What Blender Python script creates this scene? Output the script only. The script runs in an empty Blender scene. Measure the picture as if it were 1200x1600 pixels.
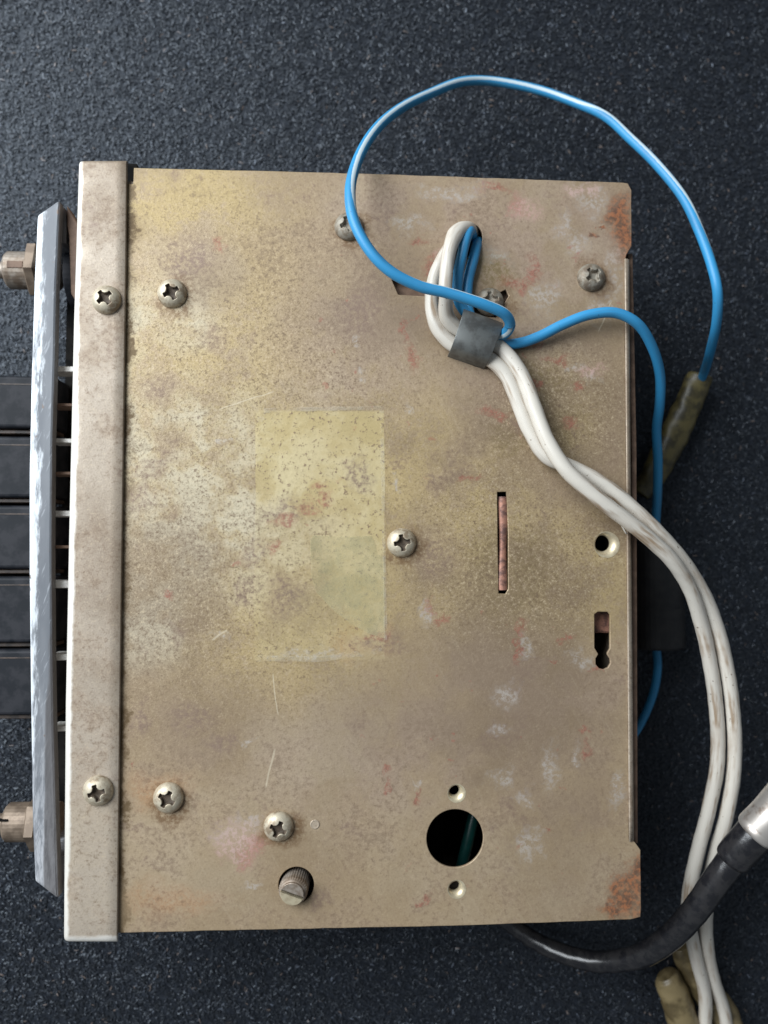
import bpy, bmesh, math, random
import numpy as np
from mathutils import Vector, Matrix, Euler

# ------------------------------------------------------------------ camera, light, exposure
SC = bpy.context.scene
ZT = 0.048                                   # height of the radio's top sheet above the carpet
FPX = 1250.0                                 # focal length in photo pixels (photo 1200 x 1600)
CAM_ROT = Euler((0.0519, -0.0588, 0.0016), 'XYZ')
CAM_LOC = Vector((-0.0114, -0.0029, ZT + 0.1897))
cam_d = bpy.data.cameras.new('camera')
cam_d.sensor_fit = 'VERTICAL'
cam_d.sensor_height = 36.0
cam_d.sensor_width = 27.0
cam_d.lens = FPX / 1600.0 * 36.0
cam_d.clip_start = 0.005
cam_d.clip_end = 100
cam_d.dof.use_dof = True
cam_d.dof.focus_distance = 0.188
cam_d.dof.aperture_fstop = 11.0
cam = bpy.data.objects.new('camera', cam_d)
cam.location = CAM_LOC
cam.rotation_euler = CAM_ROT
SC.collection.objects.link(cam)
SC.camera = cam

W = bpy.data.worlds.new('World')
SC.world = W
W.use_nodes = True
W.node_tree.nodes['Background'].inputs[0].default_value = (0.80, 0.90, 1.0, 1)
W.node_tree.nodes['Background'].inputs[1].default_value = 0.19

ld = bpy.data.lights.new('window_light', 'AREA')
ld.shape = 'RECTANGLE'
ld.size = 0.80
ld.size_y = 0.65
ld.energy = 19.5
ld.color = (0.90, 0.955, 1.0)
lo = bpy.data.objects.new('window_light', ld)
lo.location = (-0.62, 0.36, 0.62)
lo.rotation_euler = (Vector((0, 0, 0.03)) - Vector(lo.location)).to_track_quat('-Z', 'Y').to_euler()
SC.collection.objects.link(lo)

SC.view_settings.view_transform = 'Standard'
SC.view_settings.look = 'None'
SC.view_settings.exposure = 0.0
SC.view_settings.gamma = 1.0

random.seed(4)
rng = np.random.default_rng(7)
C = SC.collection
RM = CAM_ROT.to_matrix()


def P(px, py, z):
    """point at height z that the photograph shows at pixel (px, py)"""
    d = RM @ Vector(((px - 600) / FPX, (800 - py) / FPX, -1.0))
    t = (z - CAM_LOC.z) / d.z
    return CAM_LOC + d * t


def mm(v):
    return v * 0.001


# ------------------------------------------------------------------ node helper
class NT:
    def __init__(s, name):
        s.m = bpy.data.materials.new(name)
        s.m.use_nodes = True
        s.t = s.m.node_tree
        s.b = s.t.nodes['Principled BSDF']
        s.out = s.t.nodes['Material Output']
        s.co = s.n('ShaderNodeTexCoord').outputs['Object']

    def n(s, typ, **kw):
        nd = s.t.nodes.new(typ)
        for k, v in kw.items():
            setattr(nd, k, v)
        return nd

    def set(s, sock, v):
        if isinstance(v, bpy.types.NodeSocket):
            s.t.links.new(v, sock)
        elif isinstance(v, (tuple, list)) and len(v) == 3 and sock.type == 'RGBA':
            sock.default_value = (*v, 1)
        else:
            sock.default_value = v

    def noise(s, scale, detail=3, rough=0.55, co=None, dist=0.0, col=False, dims='3D'):
        nd = s.n('ShaderNodeTexNoise')
        nd.noise_dimensions = dims
        s.set(nd.inputs['Vector'], co or s.co)
        nd.inputs['Scale'].default_value = scale
        nd.inputs['Detail'].default_value = detail
        nd.inputs['Roughness'].default_value = rough
        nd.inputs['Distortion'].default_value = dist
        return nd.outputs['Color' if col else 'Fac']

    def voro(s, scale, feature='F1', co=None, rand=1.0):
        nd = s.n('ShaderNodeTexVoronoi', feature=feature)
        s.set(nd.inputs['Vector'], co or s.co)
        nd.inputs['Scale'].default_value = scale
        nd.inputs['Randomness'].default_value = rand
        return nd.outputs['Distance']

    def ramp(s, v, a, b, x=0.0, y=1.0, smooth=True):
        nd = s.n('ShaderNodeMapRange', interpolation_type='SMOOTHSTEP' if smooth else 'LINEAR')
        s.set(nd.inputs[0], v)
        nd.inputs[1].default_value = a
        nd.inputs[2].default_value = b
        nd.inputs[3].default_value = x
        nd.inputs[4].default_value = y
        return nd.outputs[0]

    def math(s, op, a, b=0.0, clamp=False):
        nd = s.n('ShaderNodeMath', operation=op, use_clamp=clamp)
        s.set(nd.inputs[0], a)
        s.set(nd.inputs[1], b)
        return nd.outputs[0]

    def mul(s, a, b):
        return s.math('MULTIPLY', a, b)

    def mix(s, f, a, b, mode='MIX'):
        nd = s.n('ShaderNodeMix', data_type='RGBA', blend_type=mode)
        s.set(nd.inputs['Factor'], f)
        s.set(nd.inputs['A'], a)
        s.set(nd.inputs['B'], b)
        return nd.outputs['Result']

    def vm(s, op, a, b=None, c=None):
        nd = s.n('ShaderNodeVectorMath', operation=op)
        s.set(nd.inputs[0], a)
        if b is not None:
            s.set(nd.inputs[1], b)
        if c is not None:
            s.set(nd.inputs[2], c)
        return nd.outputs['Value' if op in ('LENGTH', 'DISTANCE') else 'Vector']

    def warp(s, scale, amp, co=None, detail=3):
        nz = s.noise(scale, detail, 0.6, co, col=True)
        v = s.vm('SUBTRACT', nz, (0.5, 0.5, 0.5))
        return s.vm('MULTIPLY_ADD', v, (amp, amp, amp), co or s.co)

    def blobs(s, co, items, z=ZT):
        """smallest normalised distance to a list of (px, py, rx, ry) ellipses"""
        cur = None
        for px, py, rx, ry in items:
            p = P(px, py, z)
            k = 0.1517e-3
            ix, iy = 1 / (rx * k), 1 / (ry * k)
            L = s.vm('LENGTH', s.vm('MULTIPLY_ADD', co, (ix, iy, 0.0), (-p.x * ix, -p.y * iy, 0.0)))
            cur = L if cur is None else s.math('MINIMUM', cur, L)
        return cur

    def bump(s, h, strength, dist):
        nd = s.n('ShaderNodeBump')
        nd.inputs['Strength'].default_value = strength
        nd.inputs['Distance'].default_value = dist
        s.set(nd.inputs['Height'], h)
        s.t.links.new(nd.outputs[0], s.b.inputs['Normal'])
        return nd

    def fin(s, col=None, rough=0.5, metal=0.0, spec=0.5):
        if col is not None:
            s.set(s.b.inputs['Base Color'], col)
        s.set(s.b.inputs['Roughness'], rough)
        s.set(s.b.inputs['Metallic'], metal)
        s.b.inputs['Specular IOR Level'].default_value = spec
        return s.m


# ------------------------------------------------------------------ materials
def sheet_metal(name, plate, edge=False):
    """zinc passivated steel gone blotchy; plate=True adds the stains of the big sheet"""
    s = NT(name)
    co = s.n('ShaderNodeTexCoord').outputs['Object']
    w1 = s.warp(130, 0.010, co)
    w2 = s.warp(420, 0.0035, w1)
    big = s.noise(26, 4, 0.6, w1)
    mid = s.noise(95, 4, 0.62, w1)
    fine = s.noise(900, 4, 0.72, co)
    vfine = s.noise(2300, 2, 0.65, co)
    taupe = (0.300, 0.218, 0.134) if plate else (0.350, 0.286, 0.220)
    col = s.mix(s.ramp(big, 0.35, 0.65), taupe, (0.360, 0.266, 0.165) if plate else (0.42, 0.355, 0.285))
    reg = 0.45
    col = s.mix(s.ramp(mid, 0.42, 0.72, 0, 0.5), col, (0.315, 0.228, 0.158))
    if plate:
        # warm gold passivation left of centre, fading to grey-pink at the upper right
        gold = s.blobs(w1, [(300, 620, 240, 330), (520, 700, 230, 240), (280, 310, 210, 90), (260, 570, 130, 110), (480, 560, 150, 60), (430, 960, 170, 60), (450, 880, 280, 260),
                            (880, 900, 150, 150), (760, 860, 140, 180), (870, 640, 90, 120)])
        reg = s.ramp(s.blobs(w1, [(330, 720, 330, 420), (800, 860, 200, 170), (870, 640, 120, 120)]), 1.3, 0.5, 0.28, 1.0)
        gold = s.mul(s.ramp(gold, 1.25, 0.35), s.ramp(s.math('ADD', s.mul(mid, 0.6), s.mul(fine, 0.5)), 0.42, 0.62, 0.12, 1))
        col = s.mix(s.mul(gold, 0.78), col, (0.470, 0.355, 0.155))
        pale = s.blobs(w1, [(290, 700, 170, 130), (330, 800, 210, 170), (260, 490, 100, 70), (230, 960, 100, 100), (210, 680, 60, 160)])
        col = s.mix(s.mul(s.ramp(pale, 1.2, 0.3), s.ramp(mid, 0.38, 0.6, 0.1, 0.75)), col, (0.540, 0.490, 0.370))
        pink = s.blobs(w1, [(860, 380, 190, 140), (800, 560, 160, 110), (560, 560, 150, 150), (640, 330, 160, 70),
                            (820, 1080, 200, 110), (620, 1180, 260, 100)])
        col = s.mix(s.mul(s.ramp(pink, 1.3, 0.3), s.ramp(mid, 0.3, 0.62, 0.15, 0.8)), col, (0.335, 0.248, 0.185))
        ol = s.blobs(w2, [(840, 610, 60, 50), (790, 680, 45, 45), (820, 900, 55, 90), (765, 900, 45, 80), (770, 420, 45, 40), (870, 660, 60, 40)])
        col = s.mix(s.mul(s.ramp(ol, 1.2, 0.3), s.ramp(fine, 0.38, 0.6, 0.1, 0.75)), col, (0.20, 0.150, 0.045))
        oran = s.blobs(w1, [(270, 1405, 90, 28), (560, 1010, 60, 25), (250, 1235, 55, 30), (570, 985, 50, 30)])
        col = s.mix(s.mul(s.ramp(oran, 1.25, 0.2), s.ramp(fine, 0.35, 0.6, 0.15, 0.6)), col, (0.42, 0.215, 0.10))
    cl = s.noise(17, 5, 0.6, s.vm('ADD', w1, (1.7, 5.1, 0)))
    col = s.mix(s.ramp(cl, 0.47, 0.64, 0.0, 0.62), col, (0.205, 0.146, 0.096))
    col = s.mix(s.ramp(cl, 0.46, 0.34, 0.0, 0.35), col, (0.44, 0.358, 0.252))
    # dark tarnish mottling in clouds
    dk = s.mul(s.ramp(s.math('ADD', s.mul(fine, 0.62), s.mul(mid, 0.5)), 0.555, 0.70), s.ramp(big, 0.30, 0.62, 0.25, 0.9))
    col = s.mix(s.mul(dk, 0.52), col, (0.175, 0.118, 0.075))
    spk = s.ramp(s.math('ADD', s.mul(vfine, 0.45), s.mul(fine, 0.55)), 0.555, 0.635)
    col = s.mix(s.mul(s.mul(spk, reg), s.ramp(mid, 0.32, 0.62, 0.25, 0.75)), col, (0.165, 0.112, 0.068))
    lt = s.ramp(s.math('ADD', s.mul(vfine, 0.55), s.mul(fine, 0.45)), 0.43, 0.34)
    # faint handling scratches, all running one way
    vr = s.n('ShaderNodeVectorRotate')
    s.set(vr.inputs['Vector'], co)
    vr.inputs['Angle'].default_value = 1.05
    brush = s.noise(700, 3, 0.6, s.vm('MULTIPLY', vr.outputs[0], (0.12, 1.6, 1)))
    col = s.mix(s.mul(s.ramp(brush, 0.54, 0.72), 0.12), col, (0.20, 0.145, 0.10))
    col = s.mix(s.mul(s.ramp(brush, 0.44, 0.27), 0.12), col, (0.52, 0.43, 0.31))
    gr = s.math('ADD', s.mul(vfine, 0.6), s.mul(fine, 0.4))
    col = s.mix(s.mul(s.ramp(gr, 0.50, 0.60, 0.0, 0.5), reg), col, (0.165, 0.110, 0.065))
    col = s.mix(s.mul(s.ramp(gr, 0.48, 0.38, 0.0, 0.30), reg), col, (0.56, 0.45, 0.30))
    col = s.mix(s.mul(lt, s.mul(reg, 0.40)), col, (0.58, 0.47, 0.30))
    ptch = s.ramp(s.noise(62, 5, 0.68, s.vm('ADD', w1, (3.3, 1.2, 0))), 0.575, 0.68)
    col = s.mix(s.mul(ptch, s.ramp(fine, 0.38, 0.58, 0.15, 0.55)), col, (0.20, 0.132, 0.105))
    rough = s.ramp(mid, 0.3, 0.7, 0.42, 0.6)
    if plate:
        # gold kept fresher under the old tape, peppered with dark specks
        pc = P(500, 835, ZT)
        bx = s.vm('ABSOLUTE', s.vm('MULTIPLY_ADD', s.warp(60, 0.0012, co), (1 / 0.0153, 1 / 0.0296, 0), (-pc.x / 0.0153, -pc.y / 0.0296, 0)))
        sx = s.n('ShaderNodeSeparateXYZ')
        s.set(sx.inputs[0], bx)
        inb = s.ramp(s.math('MAXIMUM', sx.outputs[0], sx.outputs[1]), 1.01, 0.985)
        gcol = s.mix(s.ramp(mid, 0.38, 0.62), (0.50, 0.395, 0.185), (0.555, 0.465, 0.265))
        gcol = s.mix(s.ramp(s.math('ADD', s.mul(fine, 0.75), s.mul(vfine, 0.25)), 0.55, 0.61), gcol, (0.23, 0.155, 0.095))
        up = s.ramp(s.blobs(w1, [(510, 710, 150, 110), (575, 880, 60, 120)]), 1.3, 0.6, 0.25, 0.8)
        col = s.mix(s.mul(inb, up), col, gcol)
        # brown-grey tarnish clouds
        old = s.blobs(w1, [(640, 480, 210, 110), (740, 1090, 200, 160), (880, 1240, 110, 180), (330, 1130, 130, 100), (600, 1120, 150, 90), (330, 440, 70, 55), (880, 760, 80, 70)])
        col = s.mix(s.mul(s.ramp(old, 1.3, 0.2), s.ramp(mid, 0.32, 0.62, 0.15, 0.55)), col, (0.235, 0.170, 0.115))
        tar = s.blobs(w1, [(440, 800, 45, 28), (400, 865, 35, 35), (445, 930, 40, 55), (250, 610, 32, 26), (300, 400, 60, 50),
                           (215, 780, 35, 22), (600, 1000, 60, 30), (820, 660, 40, 25), (300, 1120, 45, 30), (345, 1160, 30, 25),
                           (215, 1120, 18, 32), (560, 490, 40, 60), (330, 520, 40, 25), (560, 740, 25, 40), (680, 870, 45, 60)])
        col = s.mix(s.mul(s.ramp(tar, 1.15, 0.25), s.ramp(fine, 0.40, 0.58, 0.1, 0.62)), col, (0.215, 0.145, 0.115))
        # rust-red spots
        red = s.blobs(w2, [(890, 662, 12, 12), (905, 605, 12, 9), (812, 318, 16, 14), (828, 420, 12, 24), (795, 440, 18, 12),
                           (820, 448, 14, 16), (870, 560, 22, 8), (735, 750, 16, 6), (690, 965, 16, 11), (675, 945, 9, 10),
                           (815, 985, 6, 14), (808, 1020, 7, 24), (862, 1035, 5, 5), (925, 1172, 7, 12), (920, 1145, 6, 7),
                           (482, 798, 22, 12), (495, 770, 14, 9), (440, 815, 18, 10), (515, 785, 12, 9), (432, 862, 9, 12), (590, 990, 20, 9), (670, 420, 14, 16), (830, 540, 16, 9), (640, 560, 8, 18),
                           (632, 520, 7, 20), (650, 375, 12, 7), (600, 1210, 9, 5), (605, 1230, 7, 9), (655, 1240, 7, 8),
                           (372, 885, 7, 7), (375, 1335, 22, 18), (398, 1322, 26, 20), (905, 405, 9, 9), (790, 512, 9, 7),
                           (770, 300, 30, 8), (838, 600, 10, 7), (345, 385, 10, 9), (215, 1195, 5, 10), (265, 930, 10, 10),
                           (662, 1398, 9, 7), (850, 1300, 5, 5), (770, 645, 24, 9), (720, 545, 10, 9), (930, 1040, 8, 7), (880, 1000, 8, 8)])
        redm = s.mul(s.ramp(red, 1.35, 0.35), s.ramp(s.math('ADD', s.mul(fine, 0.7), s.mul(vfine, 0.3)), 0.39, 0.54, 0.22, 1))
        col = s.mix(s.mul(redm, 0.66), col, s.mix(s.ramp(vfine, 0.4, 0.6), (0.20, 0.060, 0.042), (0.36, 0.135, 0.095)))
        # random small rust flecks, mostly to the upper right
        fl = s.ramp(s.noise(230, 3, 0.6, s.vm('ADD', co, (7.1, 3.3, 0))), 0.665, 0.73)
        flr = s.blobs(w1, [(830, 480, 260, 260), (620, 560, 160, 200), (780, 1120, 220, 260), (450, 820, 90, 110)])
        col = s.mix(s.mul(s.mul(fl, s.ramp(flr, 1.3, 0.6)), 0.5), col, (0.32, 0.11, 0.075))
        # orange rust eating the two right-hand corners
        rr = s.blobs(w2, [(972, 355, 22, 55), (985, 1400, 34, 38), (955, 1425, 22, 14), (930, 372, 8, 9), (945, 355, 5, 5), (1000, 1385, 26, 50)])
        rrm = s.mul(s.ramp(rr, 1.35, 0.4), s.ramp(mid, 0.28, 0.5, 0.55, 1))
        rc = s.mix(s.ramp(fine, 0.42, 0.62), (0.095, 0.036, 0.022), (0.36, 0.120, 0.045))
        col = s.mix(s.mul(rrm, 0.8), col, rc)
        # chalky white and grey-blue corrosion bloom
        wh = s.blobs(w2, [(905, 300, 24, 16), (925, 318, 26, 24), (880, 350, 20, 26), (900, 385, 22, 22), (940, 470, 26, 40),
                          (962, 430, 14, 45), (640, 350, 30, 12), (560, 530, 7, 12), (570, 578, 9, 9), (410, 650, 8, 10),
                          (350, 685, 7, 6), (820, 1010, 9, 24), (795, 1085, 26, 20), (905, 1030, 22, 16), (780, 1145, 16, 12),
                          (780, 1215, 20, 20), (365, 1310, 30, 20), (385, 1290, 22, 16), (358, 1332, 18, 14), (830, 1320, 22, 24),
                          (640, 640, 9, 12), (615, 755, 6, 9), (670, 955, 12, 20), (900, 570, 24, 10), (860, 1200, 14, 40),
                          (905, 1180, 8, 20), (965, 1230, 12, 26), (820, 1245, 16, 14), (745, 390, 20, 14), (655, 1225, 9, 5),
                          (340, 1000, 14, 9), (390, 1165, 22, 5), (480, 1022, 70, 7), (400, 1382, 22, 8), (930, 590, 14, 14),
                          (700, 300, 60, 14), (850, 470, 30, 30), (780, 400, 24, 18), (735, 470, 20, 10)])
        whm = s.mul(s.ramp(wh, 1.3, 0.3), s.ramp(fine, 0.42, 0.60, 0.1, 1))
        col = s.mix(s.mul(whm, 0.50), col, (0.52, 0.48, 0.44))
        pk = s.blobs(w2, [(375, 1318, 40, 34), (350, 1330, 16, 22), (925, 580, 26, 14), (700, 405, 30, 16), (820, 320, 24, 20), (905, 300, 30, 14)])
        col = s.mix(s.mul(s.ramp(pk, 1.3, 0.3), s.ramp(fine, 0.44, 0.56, 0.15, 0.6)), col, (0.56, 0.36, 0.31))
        # grime along the lip of the front strip; brown round the screws, offset lower right
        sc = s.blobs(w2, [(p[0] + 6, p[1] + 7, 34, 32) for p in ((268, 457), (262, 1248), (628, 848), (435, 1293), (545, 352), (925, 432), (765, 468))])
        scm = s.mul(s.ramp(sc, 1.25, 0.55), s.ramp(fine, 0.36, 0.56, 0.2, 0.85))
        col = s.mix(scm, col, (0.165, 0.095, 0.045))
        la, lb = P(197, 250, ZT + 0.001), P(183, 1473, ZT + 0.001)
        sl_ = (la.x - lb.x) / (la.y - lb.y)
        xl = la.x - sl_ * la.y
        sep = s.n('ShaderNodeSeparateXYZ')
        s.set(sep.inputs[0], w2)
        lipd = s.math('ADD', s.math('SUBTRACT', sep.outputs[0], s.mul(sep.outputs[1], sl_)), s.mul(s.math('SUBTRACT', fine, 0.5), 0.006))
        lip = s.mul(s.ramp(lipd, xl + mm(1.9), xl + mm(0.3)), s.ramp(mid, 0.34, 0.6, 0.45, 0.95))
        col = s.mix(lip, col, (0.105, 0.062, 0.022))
        # a few bright scratches
        for (ax, ay, bx, by, wd) in ((432, 1170, 416, 1232, 3), (425, 1050, 436, 1120, 2), (355, 985, 330, 1000, 3), (340, 640, 430, 610, 2), (955, 470, 935, 520, 2)):
            a, b = P(ax, ay, ZT), P(bx, by, ZT)
            d = (b - a)
            L = d.length
            d /= L
            rel = s.vm('SUBTRACT', s.warp(90, 0.0016, co), ((a.x + b.x) / 2, (a.y + b.y) / 2, 0))
            al = s.n('ShaderNodeVectorMath', operation='DOT_PRODUCT')
            s.set(al.inputs[0], rel)
            al.inputs[1].default_value = (d.x / (L / 2), d.y / (L / 2), 0)
            ac = s.n('ShaderNodeVectorMath', operation='DOT_PRODUCT')
            s.set(ac.inputs[0], rel)
            k = 1 / (wd * 0.5 * 0.00016)
            ac.inputs[1].default_value = (-d.y * k, d.x * k, 0)
            m = s.mul(s.ramp(s.math('ABSOLUTE', al.outputs['Value']), 1.0, 0.8), s.ramp(s.math('ABSOLUTE', ac.outputs['Value']), 1.2, 0.5))
            col = s.mix(s.mul(m, 0.5), col, (0.60, 0.52, 0.38))
    h = s.math('ADD', s.mul(fine, 0.8), s.math('ADD', s.mul(mid, 0.25), s.mul(vfine, 0.5)))
    s.bump(h, 0.30, 0.00016)
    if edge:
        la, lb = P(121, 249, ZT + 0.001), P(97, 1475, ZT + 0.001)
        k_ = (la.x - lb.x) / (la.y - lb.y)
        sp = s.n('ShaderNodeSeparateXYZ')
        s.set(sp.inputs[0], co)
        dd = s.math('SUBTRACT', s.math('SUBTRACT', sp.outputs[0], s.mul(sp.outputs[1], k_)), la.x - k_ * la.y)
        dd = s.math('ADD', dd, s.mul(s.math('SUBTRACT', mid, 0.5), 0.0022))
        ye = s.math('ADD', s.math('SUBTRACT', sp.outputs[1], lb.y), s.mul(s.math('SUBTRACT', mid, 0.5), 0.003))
        fold_light = s.math('MAXIMUM', s.ramp(dd, 0.0016, 0.0008), s.ramp(ye, 0.0019, 0.0010))  # pale polished folds, with the light they catch painted in
        col = s.mix(s.mul(fold_light, 0.85), col, (0.74, 0.71, 0.65))
    return s.fin(col, rough, 0.25, 0.5)


M = {}
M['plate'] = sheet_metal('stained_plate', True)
M['sheet'] = sheet_metal('stained_strip', False)
M['strip'] = sheet_metal('lit_edge_strip', False, True)


def simple(name, a, b, scale, rough=0.5, metal=0.0, spec=0.5, bstr=0.0, bdist=0.0002, lo_=0.4, hi=0.62, detail=4, vary=None):
    s = NT(name)
    if vary:
        oi = s.n('ShaderNodeObjectInfo')
        s.co = s.vm('ADD', s.co, oi.outputs['Location'])
        s.co = s.vm('ADD', s.co, s.vm('MULTIPLY', oi.outputs['Location'], (31, 17, 5)))
    nz = s.noise(scale, detail, 0.62)
    col = s.mix(s.ramp(nz, lo_, hi), a, b)
    if vary:
        col = s.mix(s.mul(s.ramp(s.noise(330, 4, 0.65), 0.50, 0.64), 0.75), col, vary)
    if bstr:
        s.bump(nz, bstr, bdist)
    return s.fin(col, rough, metal, spec)


M['dark_inside'] = simple('dark_interior', (0.005, 0.005, 0.005), (0.011, 0.010, 0.009), 300, 0.9, 0, 0.08)
M['rear'] = simple('brown_rusty_steel', (0.11, 0.065, 0.042), (0.17, 0.105, 0.07), 240, 0.65, 0.1)
M['screw'] = simple('dull_nickel', (0.52, 0.46, 0.35), (0.40, 0.33, 0.235), 700, 0.5, 0.4, 0.5, 0.3, lo_=0.45, hi=0.7, vary=(0.20, 0.135, 0.08))
M['screw_dark'] = simple('grimy_nickel', (0.27, 0.245, 0.20), (0.18, 0.145, 0.105), 700, 0.55, 0.3, 0.5, 0.3, vary=(0.12, 0.085, 0.06))
M['grime'] = simple('packed_grime', (0.055, 0.038, 0.024), (0.10, 0.07, 0.045), 900, 0.7)
M['clip'] = simple('dull_zinc', (0.170, 0.178, 0.172), (0.110, 0.110, 0.105), 300, 0.42, 0.5, 0.5, 0.15)
M['copper'] = simple('tarnished_copper', (0.34, 0.165, 0.115), (0.12, 0.062, 0.05), 500, 0.55, 0.3, 0.5, 0.6)
M['shiny'] = simple('bare_steel', (0.60, 0.52, 0.36), (0.48, 0.40, 0.27), 600, 0.4, 0.5)
M['shaft'] = simple('worn_brass', (0.36, 0.31, 0.26), (0.20, 0.15, 0.11), 420, 0.5, 0.45, lo_=0.35, hi=0.65)
M['nut'] = simple('brown_brass', (0.16, 0.118, 0.085), (0.25, 0.19, 0.14), 300, 0.5, 0.4)
M['button'] = simple('black_button_plastic', (0.009, 0.011, 0.015), (0.022, 0.023, 0.028), 260, 0.55, 0.0, 0.2, 0.1)
M['button_edge'] = simple('brown_worn_edge', (0.030, 0.022, 0.018), (0.075, 0.052, 0.040), 300, 0.5)
M['teal'] = simple('teal_film', (0.004, 0.04, 0.036), (0.008, 0.06, 0.052), 200, 0.35)
M['grey_bar'] = simple('grey_steel', (0.66, 0.65, 0.62), (0.45, 0.43, 0.40), 500, 0.4, 0.2)
M['black_rubber'] = simple('black_rubber', (0.010, 0.010, 0.012), (0.022, 0.021, 0.022), 350, 0.24, 0.0, 0.5, 0.25, 0.0003)
M['holder'] = simple('black_moulded_plastic', (0.008, 0.008, 0.009), (0.016, 0.015, 0.015), 300, 0.55)
M['plug'] = simple('dirty_nickel_plug', (0.62, 0.57, 0.52), (0.30, 0.22, 0.17), 260, 0.35, 0.75, lo_=0.5, hi=0.7)

# silver paint, scuffed to white along its length
s = NT('scuffed_silver_paint')
st = s.vm('MULTIPLY', s.co, (1.0, 0.16, 1.0))
n1 = s.noise(1100, 5, 0.72, st)
n2 = s.noise(160, 4, 0.6, s.vm('MULTIPLY', s.co, (1, 0.22, 1)))
base = s.mix(s.ramp(n2, 0.35, 0.65), (0.118, 0.128, 0.145), (0.165, 0.175, 0.192))
xb = P(52, 860, 0.042).x
sep = s.n('ShaderNodeSeparateXYZ')
s.set(sep.inputs[0], s.co)
edge = s.ramp(sep.outputs[0], xb + mm(4.2), xb - mm(0.8))
m = s.ramp(s.math('ADD', s.math('ADD', s.mul(n1, 0.5), s.mul(n2, 0.5)), s.mul(edge, 0.25)), 0.63, 0.76)
sc2 = s.ramp(s.noise(1500, 3, 0.6, s.vm('MULTIPLY', s.n('ShaderNodeVectorRotate').outputs[0], (1, 0.1, 1))), 0.60, 0.68)
for nd in s.t.nodes:
    if nd.bl_idname == 'ShaderNodeVectorRotate':
        s.set(nd.inputs['Vector'], s.co)
        nd.inputs['Angle'].default_value = 0.35
col = s.mix(s.mul(m, 0.85), base, (0.72, 0.76, 0.80))
col = s.mix(s.mul(sc2, 0.25), col, (0.60, 0.63, 0.67))
low = s.ramp(sep.outputs[1], -0.02, -0.085)
col = s.mix(s.mul(low, s.ramp(n1, 0.4, 0.6, 0.15, 0.65)), col, (0.62, 0.63, 0.66))
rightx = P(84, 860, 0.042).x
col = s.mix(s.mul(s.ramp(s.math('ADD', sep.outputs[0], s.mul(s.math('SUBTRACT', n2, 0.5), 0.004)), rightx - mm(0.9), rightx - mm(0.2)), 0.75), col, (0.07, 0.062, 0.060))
chip = s.ramp(s.noise(330, 3, 0.6, s.vm('MULTIPLY', s.co, (1, 0.5, 1))), 0.66, 0.71)
col = s.mix(chip, col, (0.16, 0.12, 0.10))
s.bump(s.noise(900, 2, 0.5), 0.03, 0.00005)
M['silver'] = s.fin(col, 0.4, 0.1)

# transparent yellowed tape
def tape_mat(name, tint, base_cover, span=0.15, smear=None):
    s = NT(name)
    n1 = s.noise(150, 4, 0.6)
    n2 = s.noise(900, 3, 0.6)
    cov = s.math('ADD', base_cover, s.mul(s.ramp(s.math('ADD', s.mul(n1, 0.6), s.mul(n2, 0.4)), 0.40, 0.60), span), True)
    s.set(s.b.inputs['Alpha'], cov)
    s.bump(s.math('ADD', n1, s.mul(n2, 0.3)), 0.25, 0.0003)
    cc = s.mix(n1, tint, tuple(c * 0.82 for c in tint))
    if smear:
        cc = s.mix(s.ramp(s.noise(75, 3, 0.6), 0.42, 0.60), (0.62, 0.54, 0.32), smear)
    return s.fin(cc, 0.32, 0.0)


M['tape'] = tape_mat('yellowed_tape', (0.62, 0.53, 0.32), 0.0, 0.09)
M['tape2'] = tape_mat('greenish_tape', (0.40, 0.40, 0.21), 0.20, 0.24, (0.45, 0.405, 0.235))
M['tape_edge'] = tape_mat('tape_edge', (0.70, 0.64, 0.52), 0.0, 0.26)


def wire_mat(name, body, dirt, stripe=None, dirtiness=0.5, half=0.085):
    s = NT(name)
    uvv = s.vm('MULTIPLY', s.n('ShaderNodeUVMap').outputs[0], (0.011, 0.10, 0))
    nz = s.noise(420, 4, 0.62, uvv)
    n2 = s.noise(1100, 3, 0.6)
    n3 = s.noise(90, 3, 0.6)
    col = s.mix(s.mul(s.mul(s.ramp(nz, 0.47, 0.64), s.ramp(n3, 0.38, 0.6, 0.25, 1)), dirtiness), body, dirt)
    col = s.mix(s.mul(s.ramp(n2, 0.68, 0.73), dirtiness), col, tuple(c * 0.5 for c in dirt))
    if stripe:
        uv = s.n('ShaderNodeUVMap').outputs[0]
        sp = s.n('ShaderNodeSeparateXYZ')
        s.set(sp.inputs[0], uv)
        d = s.math('ABSOLUTE', s.math('SUBTRACT', sp.outputs[0], 0.5))
        msk = s.ramp(s.math('ADD', d, s.mul(s.math('SUBTRACT', n2, 0.5), 0.03)), half + 0.012, half - 0.012)
        col = s.mix(msk, col, stripe)
    s.bump(s.math('ADD', nz, s.mul(n2, 0.3)), 0.10, 0.0003)
    return s.fin(col, 0.44, 0.0, 0.4)


M['blue'] = wire_mat('blue_insulation', (0.034, 0.255, 0.500), (0.050, 0.165, 0.300), (0.50, 0.60, 0.64), 0.6, 0.058)
M['white'] = wire_mat('grubby_white_insulation', (0.580, 0.540, 0.475), (0.30, 0.22, 0.15), None, 1.0)
M['sleeve'] = simple('olive_grimy_sleeve', (0.135, 0.110, 0.042), (0.050, 0.042, 0.020), 240, 0.4, 0, 0.5, 0.3, 0.0004)
M['sleeve_pale'] = simple('pale_olive_sleeve', (0.20, 0.152, 0.075), (0.085, 0.062, 0.028), 160, 0.4, 0, 0.5, 0.3, 0.0004)

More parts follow.
